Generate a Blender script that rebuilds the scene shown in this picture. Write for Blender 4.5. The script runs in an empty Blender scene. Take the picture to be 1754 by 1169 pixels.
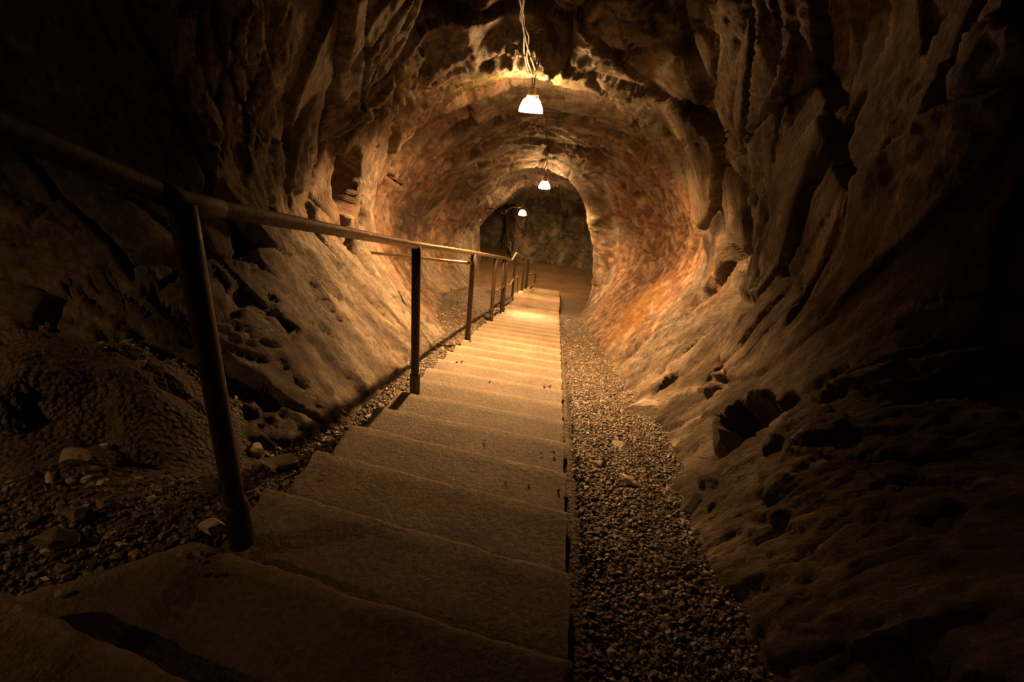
import bpy, math, random
import numpy as np

# ------------------------------------------------------------------ frame of reference
# x: right, y: along the tunnel (down the stairs), z: up, camera at the origin.
W, HH, F = 1754, 1169, 850.0
H = 0.82                                  # eye height over the line of the step noses
T = math.tan(math.radians(18.4))          # fall of the stairs
PITCH, ROLL, YAW = 27.5, 5.3, 4.55
Y_END = 14.3                              # the stairs end on the level chamber floor
C = bpy.context.scene.collection
rng = np.random.default_rng(7)
random.seed(7)

def plane(y):
    return -H - T * np.minimum(y, Y_END)

# ------------------------------------------------------------------ numpy noise
def _hash(ix, iy, iz, seed):
    h = (ix.astype(np.int64) * 374761393 + iy.astype(np.int64) * 668265263
         + iz.astype(np.int64) * 2147483647 + seed * 974634777) & 0xFFFFFFFF
    h = ((h ^ (h >> 13)) * 1274126177) & 0xFFFFFFFF
    h = ((h ^ (h >> 16)) * 2246822519) & 0xFFFFFFFF
    return h ^ (h >> 15)

def _rnd(h, k):
    g = ((h + k * 2654435761) & 0xFFFFFFFF)
    g = ((g ^ (g >> 15)) * 2246822519) & 0xFFFFFFFF
    g = ((g ^ (g >> 13)) * 3266489917) & 0xFFFFFFFF
    return ((g ^ (g >> 16)) & 0xFFFFFF) / float(0xFFFFFF)

def perlin(P, seed=0):
    i = np.floor(P); f = P - i
    i = i.astype(np.int64)
    u = f * f * f * (f * (f * 6 - 15) + 10)
    out = 0
    for dx in (0, 1):
        for dy in (0, 1):
            for dz in (0, 1):
                h = _hash(i[:, 0] + dx, i[:, 1] + dy, i[:, 2] + dz, seed)
                g = np.stack([_rnd(h, 1), _rnd(h, 2), _rnd(h, 3)], 1) * 2 - 1
                d = f - np.array([dx, dy, dz])
                w = ((u[:, 0] if dx else 1 - u[:, 0]) * (u[:, 1] if dy else 1 - u[:, 1])
                     * (u[:, 2] if dz else 1 - u[:, 2]))
                out = out + w * (g * d).sum(1)
    return out

def fbm(P, octaves=4, seed=0, gain=0.5):
    a, s, o = 1.0, 1.0, 0
    for k in range(octaves):
        o = o + a * perlin(P * s + 17.3 * k, seed + k)
        a *= gain; s *= 2.03
    return o

def facets(Q, seed=0, tilt=1.0, bias=.7):
    """Broken-rock blocks: every cell is a tilted facet. Returns offset and distance to the cell border."""
    i = np.floor(Q).astype(np.int64)
    n = len(Q)
    best = np.full(n, 1e9); second = np.full(n, 1e9); val = np.zeros(n)
    for dx in (-1, 0, 1):
        for dy in (-1, 0, 1):
            for dz in (-1, 0, 1):
                cx, cy, cz = i[:, 0] + dx, i[:, 1] + dy, i[:, 2] + dz
                h = _hash(cx, cy, cz, seed)
                p = np.stack([cx + _rnd(h, 1), cy + _rnd(h, 2), cz + _rnd(h, 3)], 1)
                d = Q - p
                dd = (d * d).sum(1)
                g = np.stack([_rnd(h, 4), _rnd(h, 5), _rnd(h, 6)], 1) * 2 - 1
                g[:, 0] = g[:, 0] * .9 + bias
                v = (_rnd(h, 7) * 2 - 1) + tilt * (g * d).sum(1)
                closer = dd < best
                second = np.where(closer, best, np.minimum(second, dd))
                val = np.where(closer, v, val)
                best = np.where(closer, dd, best)
    return val, np.sqrt(second) - np.sqrt(best)

# ------------------------------------------------------------------ mesh helpers
def mesh_from(name, V, faces, material, parent=None, smooth=True):
    """V: (n,3) array, faces: (m,4) or (m,3) int array, or a list of tuples."""
    me = bpy.data.meshes.new(name)
    if isinstance(faces, np.ndarray):
        k = faces.shape[1]; m = len(faces)
        me.vertices.add(len(V)); me.vertices.foreach_set('co', np.asarray(V, np.float32).ravel())
        me.loops.add(m * k); me.loops.foreach_set('vertex_index', faces.astype(np.int32).ravel())
        me.polygons.add(m)
        me.polygons.foreach_set('loop_start', np.arange(0, m * k, k, dtype=np.int32))
        me.update(calc_edges=True)
    else:
        me.from_pydata([tuple(v) for v in V], [], faces)
    me.polygons.foreach_set('use_smooth', np.full(len(me.polygons), smooth, dtype=bool))
    me.validate()
    me.update()
    if material: me.materials.append(material)
    o = bpy.data.objects.new(name, me)
    C.objects.link(o)
    if parent is not None: o.parent = parent
    return o

def grid_faces(nu, nv, flip=False, offset=0):
    a = np.arange(nu * nv).reshape(nu, nv) + offset
    f = np.stack([a[:-1, :-1], a[1:, :-1], a[1:, 1:], a[:-1, 1:]], -1).reshape(-1, 4)
    return f[:, ::-1] if flip else f

def thing(name, label, cat, loc=(0, 0, 0), group=None):
    o = bpy.data.objects.new(name, None); C.objects.link(o)
    o.location = loc; o.empty_display_size = 0.1
    o['label'] = label; o['category'] = cat
    if group: o['group'] = group
    return o

def tag(o, label, cat, group=None, kind=None):
    o['label'] = label; o['category'] = cat
    if group: o['group'] = group
    if kind: o['kind'] = kind
    return o

def catmull(P, t):
    """P: (n, ...) control points, t: parameters in 0..n-1."""
    n = len(P)
    i = np.clip(np.floor(t).astype(int), 0, n - 2); f = t - i
    def g(k):
        e0 = 2 * P[0] - P[1]; e1 = 2 * P[-1] - P[-2]
        Q = np.concatenate([e0[None], P, e1[None]], 0)
        return Q[np.clip(k + 1, 0, n + 1)]
    sh = (-1,) + (1,) * (P.ndim - 1)
    f = f.reshape(sh)
    p0, p1, p2, p3 = g(i - 1), g(i), g(i + 1), g(i + 2)
    # a tension of .4 keeps the curve from overshooting at sharp changes
    m1, m2 = (p2 - p0) * .4, (p3 - p1) * .4
    return ((2 * f**3 - 3 * f**2 + 1) * p1 + (f**3 - 2 * f**2 + f) * m1
            + (-2 * f**3 + 3 * f**2) * p2 + (f**3 - f**2) * m2)

def tube(path, r, segs=10, closed_ends=True, twist=0.0):
    """Vertices and faces of a pipe along a polyline; r is a number or a list."""
    path = np.asarray(path, float); n = len(path)
    r = np.full(n, r) if np.isscalar(r) else np.asarray(r, float)
    tan = np.gradient(path, axis=0); tan /= np.linalg.norm(tan, axis=1)[:, None] + 1e-12
    up = np.array([0, 0, 1.0]) if abs(tan[0, 2]) < .9 else np.array([1.0, 0, 0])
    V = []; a = np.cross(tan[0], up); a /= np.linalg.norm(a)
    for k in range(n):
        a = a - tan[k] * (a @ tan[k]); a /= np.linalg.norm(a)
        b = np.cross(tan[k], a)
        for s in range(segs):
            w = 2 * math.pi * s / segs
            V.append(path[k] + r[k] * (math.cos(w) * a + math.sin(w) * b))
    faces = []
    for k in range(n - 1):
        for s in range(segs):
            s2 = (s + 1) % segs
            faces.append((k * segs + s, k * segs + s2, (k + 1) * segs + s2, (k + 1) * segs + s))
    if closed_ends:
        faces.append(tuple(range(segs - 1, -1, -1)))
        faces.append(tuple((n - 1) * segs + s for s in range(segs)))
    return V, faces

def join(*parts):
    V, Fc = [], []
    for v, f in parts:
        b = len(V); V += list(v); Fc += [tuple(i + b for i in q) for q in f]
    return V, Fc

def smooth_path(pts, per=8):
    pts = np.asarray(pts, float)
    return catmull(pts, np.linspace(0, len(pts) - 1, (len(pts) - 1) * per + 1))

def bend_path(pts, rad=0.06, per=5):
    """Straight pipe runs with rounded elbows."""
    pts = [np.asarray(p, float) for p in pts]; out = [pts[0]]
    for k in range(1, len(pts) - 1):
        p, a, b = pts[k], pts[k - 1], pts[k + 1]
        da, db = a - p, b - p
        la, lb = np.linalg.norm(da), np.linalg.norm(db)
        q = min(rad, la * .45, lb * .45)
        A, B = p + da / la * q, p + db / lb * q
        for t in np.linspace(0, 1, per + 1):
            out.append((1 - t)**2 * A + 2 * t * (1 - t) * p + t * t * B)
    out.append(pts[-1])
    # add points along long straight runs
    res = [out[0]]
    for a, b in zip(out[:-1], out[1:]):
        n = max(1, int(np.linalg.norm(b - a) / .25))
        for j in range(1, n + 1): res.append(a + (b - a) * j / n)
    return np.array(res)

def lathe(profile, segs=24, caps=True):
    V, Fc = [], []
    for (r, z) in profile:
        for s in range(segs):
            w = 2 * math.pi * s / segs
            V.append((r * math.cos(w), r * math.sin(w), z))
    for k in range(len(profile) - 1):
        for s in range(segs):
            s2 = (s + 1) % segs
            Fc.append((k * segs + s, k * segs + s2, (k + 1) * segs + s2, (k + 1) * segs + s))
    if caps:
        Fc.append(tuple(range(segs - 1, -1, -1)))
        Fc.append(tuple((len(profile) - 1) * segs + s for s in range(segs)))
    return V, Fc

# ------------------------------------------------------------------ materials
class NT:
    def __init__(s, name):
        s.m = bpy.data.materials.new(name); s.m.use_nodes = True
        s.t = s.m.node_tree; s.n = s.t.nodes; s.l = s.t.links
        s.b = s.n['Principled BSDF']
        s.co = s.n.new('ShaderNodeTexCoord').outputs['Object']
    def link(s, a, b): s.l.new(a, b)
    def mapping(s, scale=(1, 1, 1), rot=(0, 0, 0)):
        k = s.n.new('ShaderNodeMapping'); k.inputs['Scale'].default_value = scale
        k.inputs['Rotation'].default_value = rot
        s.link(s.co, k.inputs['Vector']); return k.outputs['Vector']
    def noise(s, scale, detail=4, rough=.55, vec=None, dist=0.0):
        k = s.n.new('ShaderNodeTexNoise'); k.inputs['Scale'].default_value = scale
        k.inputs['Detail'].default_value = detail; k.inputs['Roughness'].default_value = rough
        k.inputs['Distortion'].default_value = dist
        s.link(vec or s.co, k.inputs['Vector']); return k.outputs['Fac']
    def voro(s, scale, vec=None, feature='F1', out='Distance'):
        k = s.n.new('ShaderNodeTexVoronoi'); k.feature = feature; k.inputs['Scale'].default_value = scale
        s.link(vec or s.co, k.inputs['Vector']); return k.outputs[out]
    def ramp(s, fac, stops, interp='LINEAR'):
        k = s.n.new('ShaderNodeValToRGB'); e = k.color_ramp; e.interpolation = interp
        while len(e.elements) < len(stops): e.elements.new(.5)
        for q, (p, c) in zip(e.elements, stops):
            q.position = p; q.color = (*c, 1) if len(c) == 3 else c
        s.link(fac, k.inputs['Fac']); return k.outputs['Color']
    def mix(s, fac, a, b, mode='MIX'):
        k = s.n.new('ShaderNodeMix'); k.data_type = 'RGBA'; k.blend_type = mode
        for sock, v in ((k.inputs[0], fac), (k.inputs[6], a), (k.inputs[7], b)):
            if hasattr(v, 'links'): s.link(v, sock)
            elif isinstance(v, (int, float)): sock.default_value = v
            else: sock.default_value = (*v, 1)
        return k.outputs[2]
    def math(s, op, a, b=0.0, clamp=False):
        k = s.n.new('ShaderNodeMath'); k.operation = op; k.use_clamp = clamp
        for sock, v in ((k.inputs[0], a), (k.inputs[1], b)):
            if hasattr(v, 'links'): s.link(v, sock)
            else: sock.default_value = v
        return k.outputs[0]
    def blob(s, centre, radii, soft=.5, nz=None, nzamt=.5):
        """A stain: 1 near the centre, 0 outside, with a ragged border."""
        k = s.n.new('ShaderNodeMapping')
        k.inputs['Location'].default_value = [-c / r for c, r in zip(centre, radii)]
        k.inputs['Scale'].default_value = [1 / r for r in radii]
        s.link(s.co, k.inputs['Vector'])
        d = s.n.new('ShaderNodeVectorMath'); d.operation = 'LENGTH'
        s.link(k.outputs['Vector'], d.inputs[0])
        v = d.outputs['Value']
        if nz is not None: v = s.math('ADD', v, s.math('MULTIPLY', s.math('SUBTRACT', nz, .5), nzamt * 2))
        return s.math('MULTIPLY', s.math('SUBTRACT', 1 + soft / 2, v), 1 / soft, clamp=True)
    def bump(s, height, strength=.5, distance=.01, prev=None):
        k = s.n.new('ShaderNodeBump'); k.inputs['Strength'].default_value = strength
        k.inputs['Distance'].default_value = distance
        s.link(height, k.inputs['Height'])
        if prev is not None: s.link(prev, k.inputs['Normal'])
        return k.outputs['Normal']
    def set(s, **kw):
        for key, v in kw.items():
            sock = s.b.inputs[key.replace('_', ' ')]
            if hasattr(v, 'links'): s.link(v, sock)
            elif isinstance(v, tuple) and len(v) == 3: sock.default_value = (*v, 1)
            else: sock.default_value = v
        return s.m

def ramp_np(x, stops):
    xs = [p for p, c in stops]
    return np.stack([np.interp(x, xs, [c[k] for p, c in stops]) for k in range(3)], 1)

def blob_np(P, c, r, soft, nz, amt):
    d = np.sqrt((((P - np.array(c)) / np.array(r))**2).sum(1)) + nz * amt
    return np.clip((1 + soft / 2 - d) / soft, 0, 1)[:, None]

def rock_colour(P):
    """Colour of the bare rock, its mineral stains and algae at every point."""
    n = np.array([.06, .96, .13]); n /= np.linalg.norm(n)
    a = np.cross(n, [0, 0, 1.0]); a /= np.linalg.norm(a); b = np.cross(n, a)
    q = np.stack([P @ n, P @ a, P @ b], 1)
    med = .5 + .62 * fbm(q * np.array([6.5, 2.6, 1.9]) + .3 * perlin(P * 2, 601)[:, None], 5, 602, .6)
    fine = .5 + .6 * fbm(P * np.array([16, 28, 14]), 4, 603, .65)
    big = .5 + .8 * fbm(P * .9, 3, 604)
    base = ramp_np(med, [(.22, (.045, .034, .025)), (.42, (.115, .089, .066)), (.58, (.18, .144, .110)), (.80, (.34, .285, .225))])
    grey = ramp_np(fine, [(.25, (.06, .053, .044)), (.55, (.15, .134, .114)), (.8, (.27, .245, .21))])
    k = np.clip((big - .42) / .18, 0, 1)[:, None] * .6
    col = base * (1 - k) + grey * k
    nz = fbm(P * 2.3, 4, 605, .6); nz2 = fbm(P * 7, 4, 606, .6)
    red = ramp_np(.5 + .7 * nz2, [(.2, (.065, .027, .014)), (.42, (.17, .075, .04)), (.58, (.29, .165, .105)), (.8, (.46, .34, .25))])
    for m, w in ((blob_np(P, (1.25, 7.0, -2.3), (1.1, 2.3, 1.5), .5, nz, .8), .75), (blob_np(P, (-2.2, 6.6, -1.8), (.8, 2.3, 1.5), .6, nz, 1.2), .5),
                 (blob_np(P, (-1.1, 4.9, -.15), (.9, .5, .7), .6, nz, 1.0), .35), (blob_np(P, (-2.4, 11.4, -3.3), (.8, 1.9, .9), .6, nz, .9), .6)):
        col = col + (red - col) * m * w
    for c, r, amt, w, rgb in (((1.15, 5.3, -.95), (.4, .6, .16), .6, .75, (.27, .135, .022)), ((1.05, 6.0, -2.35), (.4, .9, .5), 1.3, .5, (.30, .17, .045)),
                              ((-1.5, 8.6, -3.7), (.5, .8, .4), 1.3, .6, (.32, .18, .03)), ((-.88, 4.75, 0), (.26, .3, .22), .9, .6, (.12, .13, .022)), ((-.25, 4.7, .2), (.26, .24, .22), .9, .6, (.12, .13, .022))):
        m = blob_np(P, c, r, .5, nz2, amt) * w
        col = col + (np.array(rgb) - col) * m
    return col

def colour_mesh(o, col):
    at = o.data.color_attributes.new('rock_colour', 'FLOAT_COLOR', 'POINT')
    at.data.foreach_set('color', np.concatenate([np.clip(col, 0, 1), np.ones((len(col), 1))], 1).astype(np.float32).ravel())

def rock_material():
    k = NT('tunnel_rock')
    at = k.n.new('ShaderNodeAttribute'); at.attribute_name = 'rock_colour'
    vec = k.mapping((.85, 1.6, .7), (math.radians(-8), 0, .05))
    grain = k.noise(46, 7, .78, vec)
    col = k.mix(1, at.outputs['Color'], k.ramp(grain, [(.30, (.28, .26, .24)), (.45, (.85, .85, .85)), (.58, (1.15, 1.15, 1.15)), (.70, (2.3, 2.2, 2.05))]), 'MULTIPLY')
    mid = k.noise(10, 6, .74, vec, .4)
    fl = k.n.new('ShaderNodeRGBToBW'); k.link(k.voro(22, vec, 'F1', 'Color'), fl.inputs[0])
    hgt = k.math('ADD', k.math('MULTIPLY', mid, .032), k.math('ADD', k.math('MULTIPLY', grain, .017), k.math('MULTIPLY', fl.outputs[0], .005)))
    rough = k.ramp(grain, [(.35, (.5, .5, .5)), (.65, (.8, .8, .8))])
    return k.set(Base_Color=col, Roughness=rough, Normal=k.bump(hgt, 1.0, 1.0), Specular_IOR_Level=.22)

def concrete_material():
    k = NT('worn_concrete')
    a = k.noise(5, 6, .65); b = k.noise(60, 5, .7)
    col = k.mix(.55, k.ramp(a, [(.3, (.13, .10, .072)), (.55, (.21, .166, .122)), (.75, (.28, .23, .175))]),
                k.ramp(b, [(.35, (.075, .058, .041)), (.6, (.26, .21, .155)), (.72, (.40, .33, .25))]))
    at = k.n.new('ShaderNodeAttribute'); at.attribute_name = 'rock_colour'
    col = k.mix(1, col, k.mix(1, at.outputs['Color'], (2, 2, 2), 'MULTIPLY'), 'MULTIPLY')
    sep = k.n.new('ShaderNodeSeparateXYZ'); k.link(k.co, sep.inputs[0])
    # towards the foot of the flight the treads are worn smooth and damp
    smooth = k.ramp(k.math('MULTIPLY', sep.outputs['Y'], .1), [(.20, (0, 0, 0)), (.52, (.6, .6, .6)), (.80, (1, 1, 1))])
    rough = k.mix(smooth, (.62, .62, .62), (.23, .23, .23))
    inv = k.math('SUBTRACT', 1.0, k.math('MULTIPLY', smooth, .85))
    hgt = k.math('ADD', k.math('MULTIPLY', k.noise(64, 5, .7), .014), k.math('MULTIPLY', k.voro(120), .002))
    n2 = k.bump(k.math('MULTIPLY', hgt, inv), 1.0, 1.0)
    return k.set(Base_Color=col, Roughness=rough, Normal=n2, Specular_IOR_Level=.5)

def ground_material():
    k = NT('gravelly_earth')
    a = k.noise(7, 6, .7); b = k.voro(55)
    col = k.mix(.5, k.ramp(a, [(.3, (.045, .034, .024)), (.6, (.10, .077, .055)), (.8, (.16, .125, .092))]),
                k.ramp(b, [(.0, (.13, .10, .073)), (.6, (.04, .03, .02))]))
    n = k.bump(k.math('SUBTRACT', 1.0, b), .7, .02, k.bump(a, .7, .06))
    return k.set(Base_Color=col, Roughness=.8, Normal=n)

def chamber_floor_material():
    k = NT('packed_earth')
    a = k.noise(2.5, 5, .6)
    col = k.ramp(a, [(.3, (.085, .056, .032)), (.7, (.15, .10, .058))])
    return k.set(Base_Color=col, Roughness=.7, Normal=k.bump(k.noise(14, 5, .6), .3, .02))

def stone_material(name, c1, c2, c3, rough=.65):
    k = NT(name)
    info = k.n.new('ShaderNodeObjectInfo')
    a = k.noise(9, 6, .65); b = k.noise(45, 5, .7)
    col = k.mix(.4, k.ramp(a, [(.3, c1), (.5, c2), (.72, c3)]), k.ramp(b, [(.35, c1), (.65, c3)]))
    n = k.bump(b, .6, .006, k.bump(k.noise(18, 5, .65), .5, .015))
    return k.set(Base_Color=col, Roughness=rough, Normal=n)

def gravel_material():
    k = NT('gravel_stone')
    g = k.n.new('ShaderNodeNewGeometry')
    col = k.ramp(g.outputs['Random Per Island'], [(0, (.035, .027, .02)), (.5, (.085, .066, .049)), (.8, (.15, .12, .088)), (.96, (.25, .2, .15)), (1, (.42, .35, .27))])
    return k.set(Base_Color=col, Roughness=.5, Normal=k.bump(k.noise(160, 4, .6), .4, .003), Specular_IOR_Level=.5)

def metal_material(name, c1, c2, metallic, r1, r2, bump=.3):
    k = NT(name)
    a = k.noise(22, 6, .7)
    col = k.ramp(a, [(.35, c1), (.65, c2)])
    rough = k.ramp(k.noise(60, 4, .7), [(.3, (r1,) * 3), (.7, (r2,) * 3)])
    return k.set(Base_Color=col, Metallic=metallic, Roughness=rough, Normal=k.bump(k.noise(220, 4, .7), bump, .002))

M_ROCK = rock_material()
M_CONC = concrete_material()
M_GROUND = ground_material()
M_CHAMBER = chamber_floor_material()
M_GRAVEL = gravel_material()
M_PALE = stone_material('pale_stone', (.34, .29, .22), (.52, .455, .36), (.62, .56, .46))
M_STONE = stone_material('brown_stone', (.12, .095, .07), (.22, .18, .135), (.32, .26, .20))
M_DARKSTONE = stone_material('dark_stone', (.05, .04, .03), (.10, .08, .06), (.16, .13, .10))
M_BOULDER = stone_material('boulder_rock', (.06, .048, .037), (.13, .105, .08), (.21, .17, .132))
M_RAIL = metal_material('worn_rail_steel', (.20, .145, .09), (.36, .27, .17), .85, .30, .48, .5)
def top_rail_material():
    k = NT('worn_top_rail')
    a = k.noise(22, 6, .7); b = k.noise(90, 5, .75)
    sep = k.n.new('ShaderNodeSeparateXYZ'); k.link(k.co, sep.inputs[0])
    worn = k.math('MULTIPLY', k.math('ADD', sep.outputs['Y'], -.0), 1.1, clamp=True)   # near end darker and rougher, brighter metal further down
    worn = k.math('MULTIPLY', k.math('ADD', worn, k.math('MULTIPLY', k.math('SUBTRACT', b, .5), .9)), 1.0, clamp=True)
    col = k.mix(worn, k.ramp(a, [(.35, (.016, .012, .009)), (.65, (.035, .025, .017))]), k.ramp(a, [(.35, (.20, .145, .09)), (.65, (.36, .27, .17))]))
    rough = k.mix(worn, (.7, .7, .7), (.36, .36, .36))
    k.link(k.math('ADD', k.math('MULTIPLY', worn, .35), .15), k.b.inputs['Specular IOR Level'])
    met = k.math('MULTIPLY', worn, .85)
    return k.set(Base_Color=col, Metallic=met, Roughness=rough, Normal=k.bump(b, .7, .003))
M_TOPRAIL = top_rail_material()
M_POST = metal_material('rusty_painted_steel', (.045, .032, .022), (.085, .058, .036), .35, .38, .6, .4)
M_CABLE = metal_material('cable_sheath', (.014, .010, .007), (.034, .025, .018), .0, .6, .75, .1)
M_CLIP = metal_material('clip_iron', (.05, .035, .025), (.10, .07, .045), .6, .4, .6)
M_SOCKET = metal_material('lamp_socket', (.09, .045, .022), (.16, .085, .045), .2, .35, .5)

def lamp_material(name, strength, colour=(1.0, .51, .185)):
    m = bpy.data.materials.new(name); m.use_nodes = True
    t = m.node_tree; t.nodes.clear()
    e = t.nodes.new('ShaderNodeEmission'); o = t.nodes.new('ShaderNodeOutputMaterial')
    e.inputs['Color'].default_value = (*colour, 1); e.inputs['Strength'].default_value = strength
    t.links.new(e.outputs[0], o.inputs[0])
    return m
# (side of the glass, open bottom): the glass throws most of its light downwards
M_GLOW = [(lamp_material('lit_glass', a), lamp_material('lit_bulb', b), lamp_material('lit_glass_crown', c)) for a, b, c in ((110, 35000, 380), (70, 20000, 330), (70, 15000, 220))]
M_GLOW_SIDE = (lamp_material('lit_glass_weak', 12), lamp_material('lit_bulb_weak', 3000), lamp_material('lit_glass_crown_weak', 20))

# ------------------------------------------------------------------ camera
cam = bpy.data.cameras.new('camera'); cam_o = bpy.data.objects.new('camera', cam); C.objects.link(cam_o)
cam.sensor_width = 36; cam.lens = F / W * 36; cam.clip_start = .02; cam.clip_end = 200
from mathutils import Matrix
p, ro, ya = (math.radians(a) for a in (PITCH, ROLL, YAW))
fw = np.array([-math.sin(ya) * math.cos(p), math.cos(ya) * math.cos(p), -math.sin(p)])
r0 = np.array([math.cos(ya), math.sin(ya), 0]); d0 = np.cross(fw, r0)
rt = math.cos(ro) * r0 - math.sin(ro) * d0; dn = math.sin(ro) * r0 + math.cos(ro) * d0
cam_o.matrix_world = Matrix([[rt[i], -dn[i], -fw[i], 0] for i in range(3)] + [[0, 0, 0, 1]])
bpy.context.scene.camera = cam_o

# ------------------------------------------------------------------ the tunnel
# One row per station: left foot, talus, low, mid, shoulder, left crown, crown, right crown,
# shoulder, mid, low, talus, foot; each (x, height over the stair line[, y]).
def station(y, L, crown, R):
    pts = []
    for q in L + crown + R:
        yy = q[2] if len(q) > 2 else y
        base = -H - T * min(max(yy, .85), Y_END) if (q in L and y < 2.5) else float(plane(yy))
        pts.append((q[0], yy, base + q[1]))
    f0, f1 = pts[0], pts[-1]
    return [(f0[0] + .25, f0[1] - .15 if y < 2.5 else f0[1], f0[2] - .35)] + pts + [(f1[0] - .2, f1[1], f1[2] - .35)]

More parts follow.
